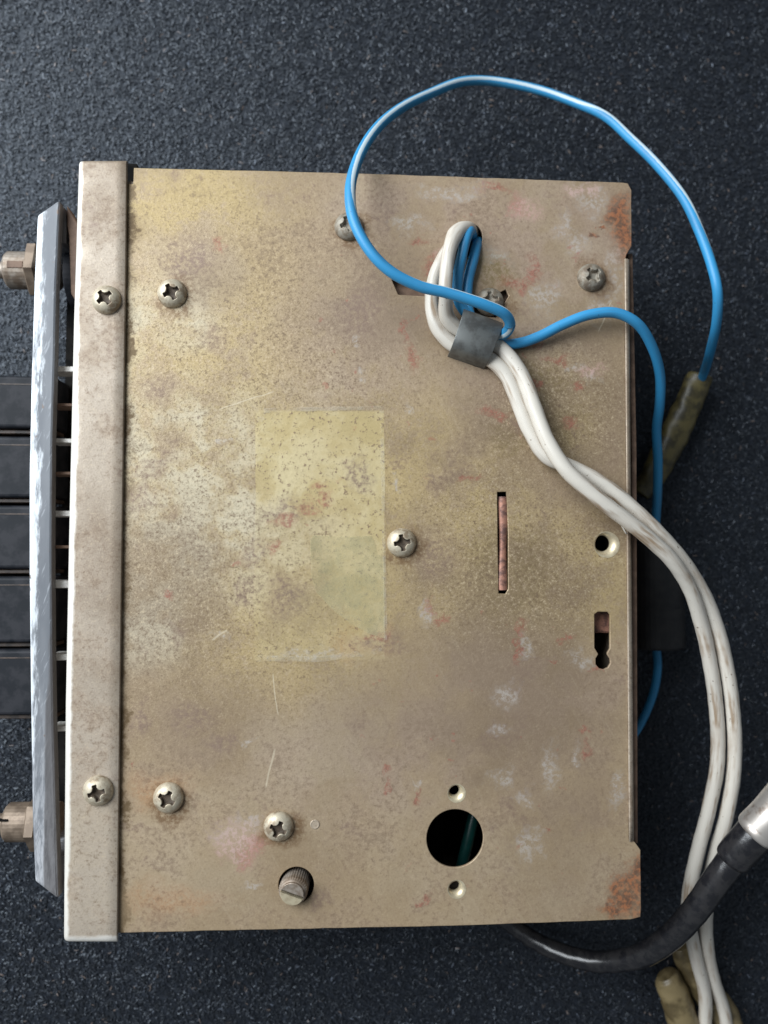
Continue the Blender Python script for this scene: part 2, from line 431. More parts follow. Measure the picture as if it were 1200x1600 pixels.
# felt carpet
s = NT('black_felt')
a = s.noise(520, 4, 0.7)
b = s.noise(70, 3, 0.6)
col = s.mix(s.ramp(a, 0.35, 0.7), (0.006, 0.007, 0.010), (0.020, 0.024, 0.032))
s.bump(s.math('ADD', a, s.mul(b, 0.5)), 0.5, 0.0004)
s.b.inputs['Specular Tint'].default_value = (0.80, 0.89, 1.0, 1)
M['felt'] = s.fin(col, 0.50, 0, 0.34)
s = NT('felt_fibre')
geo = s.n('ShaderNodeNewGeometry')
r_ = geo.outputs['Random Per Island']
c1 = s.mix(s.ramp(r_, 0.0, 0.9, smooth=False), (0.005, 0.006, 0.008), (0.018, 0.021, 0.028))
c2 = s.mix(s.ramp(r_, 0.95, 0.99), c1, (0.105, 0.122, 0.155))
clump = s.noise(380, 3, 0.6)
c3 = s.mix(s.ramp(clump, 0.35, 0.65, 0.0, 0.55), c2, (0.010, 0.0105, 0.012))
c3 = s.mix(s.ramp(r_, 0.991, 0.992), c3, (0.13, 0.10, 0.085))
s.b.inputs['Specular Tint'].default_value = (0.80, 0.89, 1.0, 1)
M['fibre'] = s.fin(c3, 0.50, 0, 0.62)


# ------------------------------------------------------------------ object helpers
def link(name, me, mat, parent=None, smooth=False, label=None):
    o = bpy.data.objects.new(name, me)
    C.objects.link(o)
    mats = mat if isinstance(mat, (list, tuple)) else [mat]
    if len(me.materials) == 0:
        for x in mats:
            me.materials.append(x)
    if parent:
        o.parent = parent
    if smooth:
        me.polygons.foreach_set('use_smooth', [True] * len(me.polygons))
    if label:
        o['label'] = label
    return o


def bmobj(name, bm, mat, parent=None, smooth=False, label=None):
    bmesh.ops.recalc_face_normals(bm, faces=bm.faces)
    me = bpy.data.meshes.new(name)
    bm.to_mesh(me)
    bm.free()
    return link(name, me, mat, parent, smooth, label)


def thing(o, label, cat, group=None):
    o['label'] = label
    o['category'] = cat
    if group:
        o['group'] = group
    return o


def empty(name, loc=(0, 0, 0)):
    o = bpy.data.objects.new(name, None)
    o.location = loc
    o.empty_display_size = 0.01
    C.objects.link(o)
    return o


def prism(bm, pts, z0, z1, bev=0.0, seg=2):
    """closed xy outline extruded from z0 to z1"""
    vs = [bm.verts.new((p[0], p[1], z0)) for p in pts]
    f = bm.faces.new(vs)
    r = bmesh.ops.extrude_face_region(bm, geom=[f])
    nv = [v for v in r['geom'] if isinstance(v, bmesh.types.BMVert)]
    for v in nv:
        v.co.z = z1
    if bev:
        nf = set(nv) | set(vs)
        es = [e for e in bm.edges if e.verts[0] in nf and e.verts[1] in nf]
        bmesh.ops.bevel(bm, geom=es, offset=bev, segments=seg, affect='EDGES', profile=0.5)


def box(bm, x0, x1, y0, y1, z0, z1, bev=0.0, seg=2):
    prism(bm, [(x0, y0), (x1, y0), (x1, y1), (x0, y1)], z0, z1, bev, seg)


def catmull(pts, n=10):
    pts = [np.array(p, float) for p in pts]
    P0 = [2 * pts[0] - pts[1]] + pts + [2 * pts[-1] - pts[-2]]
    out = []
    for i in range(len(pts) - 1):
        p0, p1, p2, p3 = P0[i:i + 4]
        # centripetal parametrisation, measured on xyz only
        def dt(a, b):
            return max(np.linalg.norm((b - a)[:3]), 1e-7) ** 0.5
        t0 = 0
        t1 = t0 + dt(p0, p1)
        t2 = t1 + dt(p1, p2)
        t3 = t2 + dt(p2, p3)
        for k in range(n):
            t = t1 + (t2 - t1) * k / n
            A1 = (t1 - t) / (t1 - t0) * p0 + (t - t0) / (t1 - t0) * p1
            A2 = (t2 - t) / (t2 - t1) * p1 + (t - t1) / (t2 - t1) * p2
            A3 = (t3 - t) / (t3 - t2) * p2 + (t - t2) / (t3 - t2) * p3
            B1 = (t2 - t) / (t2 - t0) * A1 + (t - t0) / (t2 - t0) * A2
            B2 = (t3 - t) / (t3 - t1) * A2 + (t - t1) / (t3 - t1) * A3
            out.append((t2 - t) / (t2 - t1) * B1 + (t - t1) / (t2 - t1) * B2)
    out.append(pts[-1])
    return np.array(out)


def sweep(name, samples, mat, parent=None, nseg=16, flat=1.0, cap=True, label=None, wob=0.0, squash=None):
    """tube along samples (x, y, z, radius, stripe angle in degrees: 0 up, +90 to the right of travel)"""
    bm = bmesh.new()
    uvl = bm.loops.layers.uv.new('UVMap')
    n = len(samples)
    rings = []
    prev = Vector((0, 0, 1))
    dist = 0
    ds = []
    for i in range(n):
        p = Vector(samples[i][:3])
        if i:
            dist += (p - Vector(samples[i - 1][:3])).length
        ds.append(dist)
        a = Vector(samples[max(i - 1, 0)][:3])
        b = Vector(samples[min(i + 1, n - 1)][:3])
        T = (b - a).normalized()
        up = Vector((0, 0, 1)) - T * T.z
        if up.length < 0.45:
            up = prev - T * prev.dot(T)
        up.normalize()
        prev = up
        R = T.cross(up)
        r = samples[i][3]
        th = math.radians(samples[i][4]) if len(samples[i]) > 4 else 0
        ring = []
        for k in range(nseg):
            ph = 2 * math.pi * (k / nseg - 0.5) + th
            rr = r * (1 + wob * math.sin(3 * ph + dist * 900) * math.sin(dist * 410))
            ring.append(bm.verts.new(p + (up * math.cos(ph) * flat + R * math.sin(ph)) * rr))
        rings.append(ring)
    for i in range(n - 1):
        for k in range(nseg):
            q = (k + 1) % nseg
            f = bm.faces.new((rings[i][k], rings[i][q], rings[i + 1][q], rings[i + 1][k]))
            f.smooth = True
            for lp, uv in zip(f.loops, ((k / nseg, ds[i]), ((k + 1) / nseg, ds[i]), ((k + 1) / nseg, ds[i + 1]), (k / nseg, ds[i + 1]))):
                lp[uvl].uv = uv
    if cap:
        bm.faces.new(rings[0])
        bm.faces.new(rings[-1])
    return bmobj(name, bm, mat, parent, label=label)


def path(items, r, n=10):
    """items: (px, py, z mm[, stripe angle[, radius mm]])"""
    pts = []
    for it in items:
        p = P(it[0], it[1], mm(it[2]))
        pts.append((p.x, p.y, p.z, mm(it[4]) if len(it) > 4 else mm(r), it[3] if len(it) > 3 else 0))
    return catmull(pts, n)


def lathe(bm, prof, segs, M4):
    """prof: list of (radius, height) along local z; M4 places it"""
    rings = []
    for r, h in prof:
        rings.append([bm.verts.new(M4 @ Vector((r * math.cos(2 * math.pi * k / segs), r * math.sin(2 * math.pi * k / segs), h))) for k in range(segs)])
    for a, b in zip(rings[:-1], rings[1:]):
        for k in range(segs):
            q = (k + 1) % segs
            bm.faces.new((a[k], a[q], b[q], b[k]))
    bm.faces.new(rings[0])
    bm.faces.new(rings[-1])


def place(loc, zaxis, rot=0.0):
    q = Vector(zaxis).to_track_quat('Z', 'Y').to_matrix().to_4x4()
    return Matrix.Translation(loc) @ q @ Matrix.Rotation(rot, 4, 'Z')


# ------------------------------------------------------------------ the carpet
bm = bmesh.new()
box(bm, -0.6, 0.6, -0.6, 0.6, -0.006, 0.0)
g = bmobj('carpet', bm, M['felt'])
g['kind'] = 'structure'
g['label'] = 'dark blue-black felt carpet that the old radio lies on'


def fibres():
    n = 460000
    x = rng.uniform(-0.17, 0.165, n)
    y = rng.uniform(-0.20, 0.21, n)
    far = rng.random(n) < 0.16
    x = np.where(far, rng.normal(0, 0.22, n), x)
    y = np.where(far, rng.normal(0, 0.24, n), y)
    keep = ~((x > -0.070) & (x < 0.048) & (y > -0.080) & (y < 0.078))
    x, y = x[keep], y[keep]
    n = len(x)
    th = rng.uniform(0, 2 * np.pi, n)
    L = rng.uniform(0.0004, 0.0016, n)
    w = rng.uniform(0.00009, 0.00022, n)
    cu = rng.normal(0, 0.8, n)
    z0 = rng.uniform(0.00008, 0.0004, n)
    up = rng.uniform(0.00003, 0.0003, n)
    tw = rng.normal(0, 0.24, n)
    V = np.zeros((n, 6, 3))
    px, py = x.copy(), y.copy()
    for k in range(3):
        t = th + cu * (k - 1) * 0.9
        nx, ny = -np.sin(t), np.cos(t)
        ww = w * (1.0 if k < 2 else 0.5)
        zz = z0 + up * (0, 1, 0.55)[k]
        V[:, 2 * k] = np.stack([px + nx * ww, py + ny * ww, zz - ww * tw], 1)
        V[:, 2 * k + 1] = np.stack([px - nx * ww, py - ny * ww, zz + ww * tw], 1)
        px = px + np.cos(t) * L / 2
        py = py + np.sin(t) * L / 2
    base = (np.arange(n) * 6)[:, None]
    F = np.concatenate([base + np.array([[0, 2, 3, 1]]), base + np.array([[2, 4, 5, 3]])], 1).reshape(-1, 4)
    me = bpy.data.meshes.new('carpet_fibres')
    me.vertices.add(n * 6)
    me.vertices.foreach_set('co', V.reshape(-1))
    me.loops.add(F.size)
    me.loops.foreach_set('vertex_index', F.reshape(-1).astype(np.int32))
    me.polygons.add(len(F))
    me.polygons.foreach_set('loop_start', np.arange(0, F.size, 4, dtype=np.int32))
    me.update(calc_edges=True)
    o = link('carpet_fibres', me, M['fibre'], smooth=True)
    o['kind'] = 'stuff'
    o['label'] = 'short matted fibres of the dark felt carpet'


fibres()

# ------------------------------------------------------------------ the radio
radio = empty('car_radio', (0, 0, 0))
thing(radio, 'old car radio with stained, rust-spotted gold steel casing lying on black carpet', 'car radio')
TH = mm(0.8)


def ptop(px, py):
    p = P(px, py, ZT)
    return (p.x, p.y)


def circ(px, py, rpx, n=40, ry=None, rot=0):
    k = 0.1517e-3
    c = ptop(px, py)
    out = []
    for i in range(n):
        a = 2 * math.pi * i / n
        x, y = rpx * k * math.cos(a), (ry or rpx) * k * math.sin(a)
        out.append((c[0] + x * math.cos(rot) - y * math.sin(rot), c[1] + x * math.sin(rot) + y * math.cos(rot)))
    return out


def dense(pts, step=0.003, jit=0.00006):
    out = []
    for i, a in enumerate(pts):
        b = pts[(i + 1) % len(pts)]
        d = math.hypot(b[0] - a[0], b[1] - a[1])
        m = max(1, int(d / step))
        for k in range(m):
            t = k / m
            j = jit if k else 0
            out.append((a[0] + (b[0] - a[0]) * t + random.uniform(-j, j), a[1] + (b[1] - a[1]) * t + random.uniform(-j, j)))
    return out


def sheet(name, outline, holes, zt, th, mat, parent, bev=0.00018):
    cu = bpy.data.curves.new(name, 'CURVE')
    cu.dimensions = '2D'
    cu.fill_mode = 'BOTH'
    cu.extrude = th / 2 - bev
    cu.bevel_depth = bev
    cu.bevel_resolution = 2
    cu.offset = -bev
    for loop in [outline] + holes:
        sp = cu.splines.new('POLY')
        sp.points.add(len(loop) - 1)
        for q, p in zip(sp.points, loop):
            q.co = (p[0], p[1], 0, 1)
        sp.use_cyclic_u = True
    tmp = bpy.data.objects.new('tmp', cu)
    C.objects.link(tmp)
    bpy.context.view_layer.update()
    me = bpy.data.meshes.new_from_object(tmp.evaluated_get(bpy.context.evaluated_depsgraph_get()))
    bpy.data.objects.remove(tmp)
    me.name = name
    me.transform(Matrix.Translation((0, 0, zt - th / 2)))
    me.materials.clear()
    return link(name, me, mat, parent)


OUT = [ptop(*p) for p in [(150, 1456), (183, 1458), (400, 1453), (700, 1447), (985, 1437), (1001, 1433), (1002, 1420), (1001, 1328), (992, 1316), (983, 1310),
                          (981, 1000), (978, 700), (976, 412), (979, 398), (987, 385), (987, 297), (981, 286), (972, 285), (600, 272), (300, 264), (209, 262), (208, 287), (150, 287)]]
HOLES = [
    circ(711, 1310, 44, 64),                                # big socket hole
    circ(713.5, 1239.5, 12), circ(713.5, 1389.5, 12), circ(948, 851, 18.5),
    circ(463, 1383, 27, 48),
    circ(733, 376, 20, 40, 28, math.radians(-24)),          # cable hole
    [ptop(*p) for p in [(612, 437), (664, 440), (664, 463), (622, 460)]],
    [ptop(*p) for p in [(777, 769), (791, 768), (794, 830), (794, 920), (790, 928), (779, 927), (778, 850)]],
    [ptop(*p) for p in [(929, 960), (934, 956), (949, 956), (953, 960), (953, 1013), (949, 1020), (949, 1023), (953, 1029), (954, 1036), (950, 1043), (943, 1046),
                        (936, 1044), (931, 1038), (931, 1029), (935, 1022), (929, 1012)]],
    [ptop(*p) for p in [(741, 478), (790, 452), (795, 462), (775, 496), (742, 492)]],
]
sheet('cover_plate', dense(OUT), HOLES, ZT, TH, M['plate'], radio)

# bent right-hand edge of the sheet between its two tabs, and the rear panel behind it
bm = bmesh.new()
R_ = mm(1.1)
ya, yb = P(978, 405, ZT).y, P(983, 1314, ZT).y
nn = 24
prev = None
for i in range(nn + 1):
    t = i / nn
    y = ya + (yb - ya) * t
    x = P(976 + 7 * t, 405 + 909 * t, ZT).x - mm(0.12)
    ring = []
    for k in range(8):
        a = math.pi / 2 * k / 7
        ring.append(bm.verts.new((x + R_ * math.sin(a), y, ZT - mm(0.03) - R_ * (1 - math.cos(a)))))
    ring.append(bm.verts.new((x + R_, y, ZT - mm(8))))
    if prev:
        for k in range(8):
            bm.faces.new((prev[k], prev[k + 1], ring[k + 1], ring[k]))
    prev = ring
o = bmobj('folded_edge', bm, M['sheet'], radio, True)
md = o.modifiers.new('thick', 'SOLIDIFY')
md.thickness = mm(0.5)
md.offset = 1

bm = bmesh.new()
q = [P(984, 396, mm(45.5)), P(992, 700, mm(45.5)), P(997, 1318, mm(45.5))]
prism(bm, [(q[0].x - mm(.3), q[0].y), (q[0].x + mm(1.0), q[0].y), (q[1].x + mm(.7), q[1].y), (q[2].x + mm(.2), q[2].y), (q[2].x - mm(1.3), q[2].y), (q[1].x - mm(.6), q[1].y)][::-1],
      mm(1.2), mm(45.6), mm(0.25), 2)
bmesh.ops.translate(bm, verts=bm.verts, vec=(-mm(.25), 0, 0))
bmobj('rear_panel', bm, M['rear'], radio)

# casing walls below the sheet
X0, X1 = P(150, 860, ZT).x, P(972, 860, ZT).x
Y0, Y1 = P(600, 1440, ZT).y, P(600, 292, ZT).y
zc = ZT - TH - mm(0.15)
for (x0, x1, y0, y1, nm) in ((X0, X1, Y0, Y0 + mm(1), 'side_wall'), (X0, X1, Y1 - mm(1), Y1, 'side_wall'),
                             (X0, X0 + mm(1), Y0 + mm(1.05), Y1 - mm(1.05), 'front_wall'), (X1 - mm(1), X1, Y0 + mm(1.05), Y1 - mm(1.05), 'back_wall')):
    bm = bmesh.new()
    box(bm, x0, x1, y0, y1, mm(1.0), zc)
    bmobj(nm, bm, M['sheet'], radio)
bm = bmesh.new()
box(bm, X0 - mm(0.2), X1 + mm(.2), Y0 - mm(.2), Y1 + mm(.2), mm(0.2), mm(0.95))
bmobj('bottom_plate', bm, M['sheet'], radio)
bm = bmesh.new()
box(bm, X0 + mm(3), X1 - mm(3), Y0 + mm(3), Y1 - mm(3), mm(14), mm(15.6))
bmobj('circuit_board', bm, M['dark_inside'], radio)
# film capacitor glimpsed through the big hole
c = P(733, 1318, mm(34))
bm = bmesh.new()
lathe(bm, [(mm(1.2), -mm(9)), (mm(1.5), -mm(8)), (mm(1.5), mm(8)), (mm(1.2), mm(9))], 24, place((c.x, c.y, mm(32)), (0.25, 1, 0)))
bmobj('capacitor', bm, M['teal'], radio, True)
c = P(690, 1310, mm(30))
bm = bmesh.new()
box(bm, c.x - mm(4), c.x + mm(1), c.y - mm(9), c.y + mm(9), mm(16), mm(27), mm(.6))
bmobj('inner_can', bm, M['dark_inside'], radio)
# piece of dark board seen in the keyhole and behind the cable hole
c = P(941, 968, mm(43))
bm = bmesh.new()
box(bm, c.x - mm(4), c.x + mm(2.6), c.y - mm(3.2), c.y + mm(5), mm(40), mm(44.6), mm(.5))
bmobj('lug', bm, M['copper'], radio)

# brown tongue of the inner frame, a little below the two punched slots
for (x0, x1, y0, y1) in ((604, 672, 430, 470), (736, 800, 446, 502)):
    a, b = P(x0, y1, ZT - mm(2)), P(x1, y0, ZT - mm(2))
    bm = bmesh.new()
    box(bm, a.x, b.x, a.y, b.y, ZT - mm(2.6), ZT - mm(1.9), mm(.1), 1)
    bmobj('frame_tongue', bm, M['rear'], radio)

# black block added so the notch beside the strip looks deep in shade
bm = bmesh.new()
a, b = P(188, 300, mm(40)), P(214, 256, mm(40))
box(bm, a.x, b.x, a.y, b.y, mm(30), mm(40))
bmobj('notch_dark_block', bm, M['dark_inside'], radio)

# front strip folded over the sheet
FT = ZT + mm(1.15)
def pf(px, py):
    p = P(px, py, FT)
    return (p.x, p.y)
def lerp_list(tab, y):
    for (y0, x0), (y1, x1) in zip(tab[:-1], tab[1:]):
        if y <= y1 or (y1, x1) == tab[-1]:
            return x0 + (x1 - x0) * (y - y0) / (y1 - y0)


bm = bmesh.new()
LT = [(249, 121), (500, 113), (800, 106), (1100, 100), (1475, 97)]
RT = [(249, 197.5), (400, 196), (700, 192), (1000, 188), (1250, 185), (1475, 182.5)]
rl = mm(1.7)
prof_x = [0, .04, .12, .25, .42, .62, .82, 1.0]
rows = []
ys = [249, 250.2, 252.5, 255.5] + [255.5 + (1463 - 255.5) * k / 40 for k in range(1, 41)] + [1467, 1471, 1473.6, 1475]
for y in ys:
    L_, R2 = pf(lerp_list(LT, y), y), pf(lerp_list(RT, y), y)
    d = min(y - 249, 6.5) / 6.5
    drop = mm(0.9) * (1 - math.sqrt(max(0, 1 - (1 - d) ** 2)))
    d = min(1475 - y, 12) / 12
    drop += mm(1.3) * (1 - math.sqrt(max(0, 1 - (1 - d) ** 2)))
    row = [bm.verts.new((L_[0], L_[1], ZT - mm(2.6)))]
    for u in prof_x:
        row.append(bm.verts.new((L_[0] + rl * u, L_[1], FT - drop - mm(1.5) * (1 - math.sqrt(max(0, 1 - (1 - u) ** 2))))))
    for u in (0.25, 0.5, 0.75, 0.985):
        row.append(bm.verts.new((L_[0] + rl + (R2[0] - L_[0] - rl) * u, L_[1] + (R2[1] - L_[1]) * u, FT - drop + random.uniform(-1, 1) * mm(.015))))
    row.append(bm.verts.new((R2[0], R2[1], FT - drop - mm(.14))))
    row.append(bm.verts.new((R2[0], R2[1], ZT + mm(0.03))))
    rows.append(row)
for r0, r1 in zip(rows[:-1], rows[1:]):
    for k in range(len(r0) - 1):
        bm.faces.new((r0[k], r0[k + 1], r1[k + 1], r1[k]))
for row in (rows[0], rows[-1]):
    bm.faces.new(row)
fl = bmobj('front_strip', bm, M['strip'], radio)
fl.data.shade_smooth()
fl.data.set_sharp_from_angle(angle=0.9)
# its down-turned lip on the left (a wall standing 9 mm down)
bm = bmesh.new()
li = [pf(122, 249), pf(114, 500), pf(107, 800), pf(101, 1100), pf(98, 1475)]
for i, e in enumerate((li[0:2], li[1:3], li[2:4], li[3:5])):
    pass
pts = [(a[0] + mm(.12), a[1]) for a in li] + [(a[0] + mm(1.1), a[1]) for a in li[::-1]]
prism(bm, pts, mm(2), ZT - mm(1.2))
bmobj('strip_lip', bm, M['sheet'], radio)

# ---- screws
def screw_mesh(name, tilt_seed):
    n = 56
    R = mm(3.55)
    bm = bmesh.new()
    grid = {}
    rec = {}
    for i in range(n + 1):
        for j in range(n + 1):
            u, v = 2 * i / n - 1, 2 * j / n - 1
            # square to disc
            x = u * math.sqrt(max(0, 1 - v * v / 2))
            y = v * math.sqrt(max(0, 1 - u * u / 2))
            r = math.hypot(x, y)
            z = mm(2.0) * (1 - r ** 2.6) ** 0.62 if r < 1 else 0
            X, Y = x * R, y * R
            ax, ay = abs(X), abs(Y)
            wl = mm(0.50) + max(0, mm(1.25) - max(ax, ay)) * 0.55
            L = mm(1.95)
            inx = min((L - ax), (wl - ay)) if ax >= ay else min((L - ay), (wl - ax))
            if inx > 0:
                depth = mm(1.25) * min(1, inx / mm(0.14)) * (1 - 0.45 * (max(ax, ay) / L) ** 2)
                z -= depth
            grid[i, j] = bm.verts.new((X, Y, z + mm(0.25)))
            rec[i, j] = inx > mm(0.02)
    for i in range(n):
        for j in range(n):
            f = bm.faces.new((grid[i, j], grid[i + 1, j], grid[i + 1, j + 1], grid[i, j + 1]))
            if rec[i, j] + rec[i + 1, j] + rec[i, j + 1] + rec[i + 1, j + 1] >= 2:
                f.material_index = 1
    be = [e for e in bm.edges if e.is_boundary]
    r = bmesh.ops.extrude_edge_only(bm, edges=be)
    for v in r['geom']:
        if isinstance(v, bmesh.types.BMVert):
            v.co.z = -mm(0.3)
            v.co.x *= 0.985
            v.co.y *= 0.985
    bmesh.ops.recalc_face_normals(bm, faces=bm.faces)
    me = bpy.data.meshes.new(name)
    bm.to_mesh(me)
    bm.free()
    me.polygons.foreach_set('use_smooth', [True] * len(me.polygons))
    return me


me_s = screw_mesh('screw', 0)
me_s.materials.append(M['screw'])
me_s.materials.append(M['grime'])
me_d = me_s.copy()
me_d.materials.clear()
me_d.materials.append(M['screw_dark'])
me_d.materials.append(M['grime'])
for (px, py, z, rot, me) in ((165, 467, FT, 40, me_s), (268, 457, ZT, 28, me_s), (152, 1237, FT, 15, me_s), (262, 1248, ZT, 62, me_s),
                             (628, 848, ZT, 10, me_s), (435, 1293, ZT, 66, me_s), (925, 432, ZT, 38, me_d), (545, 352, ZT, 20, me_d), (766, 470, ZT, 5, me_d)):
    p = P(px, py, z + mm(1))
    o = bpy.data.objects.new('screw', me)
    C.objects.link(o)
    o.parent = radio
    o.location = (p.x, p.y, z)
    o.rotation_euler = (random.uniform(-.09, .09), random.uniform(-.09, .09), math.radians(rot))
    o.scale = (0.98, 0.98, 1) if z == ZT else (0.97, 0.97, 1)

# ---- dimpled screw holes: bright cones pressed into the sheet
for (px, py, ro, ri, dx, dy) in ((713.5, 1239.5, 12.2, 8, 3, 3), (713.5, 1389.5, 12.2, 8, 3, 3), (948, 851, 18.7, 12.8, 5, 2)):
    c = ptop(px, py)
    k = 0.1517e-3
    bm = bmesh.new()
    prof = [(ro * k + mm(.35), mm(0.035)), (ro * k, mm(0.03)), ((ro + ri) / 2 * k, -mm(.35)), (ri * k, -mm(0.95)), (ri * k, -mm(1.8))]
    rings = []
    sg = 40
    off = (-dx * k, dy * k)
    for jj, (r, h) in enumerate(prof):
        f = min(1, jj / 3)
        rings.append([bm.verts.new((c[0] + off[0] * f + r * math.cos(2 * math.pi * t / sg), c[1] + off[1] * f + r * math.sin(2 * math.pi * t / sg), ZT + h)) for t in range(sg)])
    for a, b in zip(rings[:-1], rings[1:]):
        for t in range(sg):
            u = (t + 1) % sg
            bm.faces.new((a[t], a[u], b[u], b[t]))
    bmobj('dimpled_hole', bm, [M['shiny']], radio, True)

# tiny rivet
p = ptop(492, 1288)
bm = bmesh.new()
lathe(bm, [(mm(1.1), -mm(.2)), (mm(1.1), mm(0.08)), (mm(.95), mm(0.16)), (mm(.6), mm(0.10))], 24, Matrix.Translation((p[0], p[1], ZT)))
bmobj('rivet', bm, M['sheet'], radio)

# copper strip in the long slot
bm = bmesh.new()
a, b = P(786, 776, ZT - mm(.3)), P(786.5, 922, ZT - mm(.3))
prof = []
nn = 22
rows = []
for i in range(nn + 1):
    t = i / nn
    x = a.x + (b.x - a.x) * t + mm(0.16) * math.sin(t * 5.5)
    y = a.y + (b.y - a.y) * t
    w = mm(1.0) + mm(0.10) * math.sin(t * 9)
    zt = ZT - mm(0.1) + mm(0.25) * math.sin(t * 7 + 1)
    rows.append([bm.verts.new((x + w * u, y, zt - mm(0.45) * abs(u) ** 2.2 - (mm(3) if abs(u) > 1.01 else 0))) for u in (-1.02, -1, -.6, -.1, .4, .8, 1, 1.02)])
for r0, r1 in zip(rows[:-1], rows[1:]):
    for k in range(7):
        bm.faces.new((r0[k], r0[k + 1], r1[k + 1], r1[k]))
bmobj('copper_tab', bm, M['copper'], radio, True)

# knurled trimmer shaft in its hole
p = P(463, 1385, ZT)
bm = bmesh.new()
sg = 72
axis = Vector((-0.12, -0.16, 1)).normalized()
M4 = place((p.x + mm(.1), p.y + mm(.6), ZT - mm(5)), axis)
rings = []
for (r, h, kn) in ((3.25, 0, 1), (3.25, 6.6, 1), (2.95, 7.2, 0), (2.6, 7.4, 0)):
    rings.append([bm.verts.new(M4 @ Vector((mm(r + (0.10 if (t % 2 and kn) else 0)) * math.cos(2 * math.pi * t / sg), mm(r + (0.10 if (t % 2 and kn) else 0)) * math.sin(2 * math.pi * t / sg), mm(h)))) for t in range(sg)])
for A, B in zip(rings[:-1], rings[1:]):
    for t in range(sg):
        u = (t + 1) % sg
        bm.faces.new((A[t], A[u], B[u], B[t]))
kn = bmobj('trimmer_shaft', bm, M['shaft'], radio)
# its slotted end: two half discs with a gap
for sgn, nm in ((1, 0), (-1, 1)):
    bm = bmesh.new()
    pts = []
    for t in range(25):
        a = math.pi * t / 24
        x, y = mm(2.7) * math.cos(a), mm(2.7) * math.sin(a)
        pts.append((x, max(y, mm(0.38))))
    prism(bm, [(x, y * sgn) for x, y in pts], mm(6.8), mm(8.0), mm(.12), 1)
    bmesh.ops.transform(bm, matrix=M4 @ Matrix.Rotation(math.radians(18), 4, 'Z'), verts=bm.verts)
    bmobj('slotted_end', bm, M['shiny'] if sgn < 0 else M['shaft'], kn)

# ---- cable clip: arched strap of sheet metal over the leads
A = [P(722, 486, ZT), P(783, 508, ZT)]      # upper edge
B = [P(699, 557, ZT), P(756, 577, ZT)]      # lower edge
bm = bmesh.new()
nn = 20
rows = []
H = mm(5.9)
for i in range(nn + 1):
    t = i / nn
    z = H * (1 - abs(2 * t - 1) ** 4.0) ** 0.5
    tt = 0.04 + 0.92 * t
    row = []
    for sde in (0, 1):
        p = A[sde].lerp(B[sde], tt)
        row.append(bm.verts.new((p.x, p.y, ZT - mm(.25) + z)))
    rows.append(row)
for r0, r1 in zip(rows[:-1], rows[1:]):
    bm.faces.new((r0[0], r0[1], r1[1], r1[0]))
o = bmobj('cable_clip', bm, M['clip'], radio, True)
md = o.modifiers.new('thick', 'SOLIDIFY')
md.thickness = mm(0.55)
md.offset = 1
mb = o.modifiers.new('bevel', 'BEVEL')
mb.width = mm(0.12)
mb.segments = 2

# ---- yellowed tape on the sheet, with the torn second layer
def tape(name, pts, z, th, mat, parent):
    bm = bmesh.new()
    loop = dense([ptop(*p) for p in pts], 0.0012, 0.00009)
    vs = [bm.verts.new((x, y, z)) for x, y in loop]
    bmesh.ops.triangle_fill(bm, edges=[bm.edges.new((vs[i], vs[(i + 1) % len(vs)])) for i in range(len(vs))], use_beauty=True)
    return bmobj(name, bm, mat, parent)


tp = tape('adhesive_tape', [(402, 650), (412, 641), (470, 640), (596, 637), (598, 760), (600, 880), (603, 1000), (596, 1018), (500, 1030), (404, 1028), (403, 900), (400, 800)], ZT + mm(.08), mm(.04), M['tape'], radio)
tape('torn_layer', [(485, 842), (490, 836), (530, 838), (580, 837), (586, 850), (590, 866), (600, 870), (601, 940), (602, 998), (575, 990), (545, 972), (515, 948), (494, 925), (486, 900)], ZT + mm(.15), mm(.04), M['tape2'], tp)
for pts in ([(402, 1024), (500, 1025), (596, 1012), (598, 1021), (500, 1034), (402, 1033)], [(593, 636), (599, 636), (603, 880), (605, 1000), (600, 1000), (598, 880)],
            [(412, 638), (596, 634), (596, 640), (470, 643), (412, 645)]):
    tape('lifted_edge', pts, ZT + mm(.22), mm(.04), M['tape_edge'], tp)

# ---- front bezel, seen edge on
ZB = mm(42.5)
def pb(px, py, z=ZB):
    p = P(px, py, z)
    return (p.x, p.y)
def half(zt, zb, shift=0):
    return
bm = bmesh.new()
outl = [(58, 336), (92, 312), (95, 318), (93, 345), (88, 450), (86, 560), (82, 700), (81, 860), (82, 1000), (84, 1130), (88, 1280), (92, 1404), (86, 1402), (54, 1377), (50, 1280), (47, 1080), (45, 900), (45, 740), (48, 600), (53, 440)]
prism(bm, [pb(*p) for p in outl], ZB - mm(3), ZB, mm(0.6), 2)
bez = bmobj('front_bezel', bm, M['silver'], radio)
for f in bez.data.polygons:
    f.use_smooth = False
bm = bmesh.new()
prism(bm, [pb(*p) for p in outl], mm(3), mm(8), mm(0.5), 2)
bmobj('lower_rail', bm, M['silver'], bez)
for quad in ([(58, 340), (94, 316), (97, 345), (96, 372), (56, 372)], [(51, 1345), (93, 1345), (95, 1400), (86, 1398), (54, 1374)]):
    bm = bmesh.new()
    prism(bm, [pb(*p) for p in quad], mm(8.05), ZB - mm(3.05))
    bmobj('end_cheek', bm, M['silver'], bez)
# return flange at the upper end, brown and worn
bm = bmesh.new()
prism(bm, [pb(*p) for p in [(98, 312), (116, 342), (118, 352), (116, 470), (104, 452), (101, 360), (98, 345)]], mm(34), mm(39.5), mm(.3), 2)
bmobj('corner_bracket', bm, M['rear'], radio)
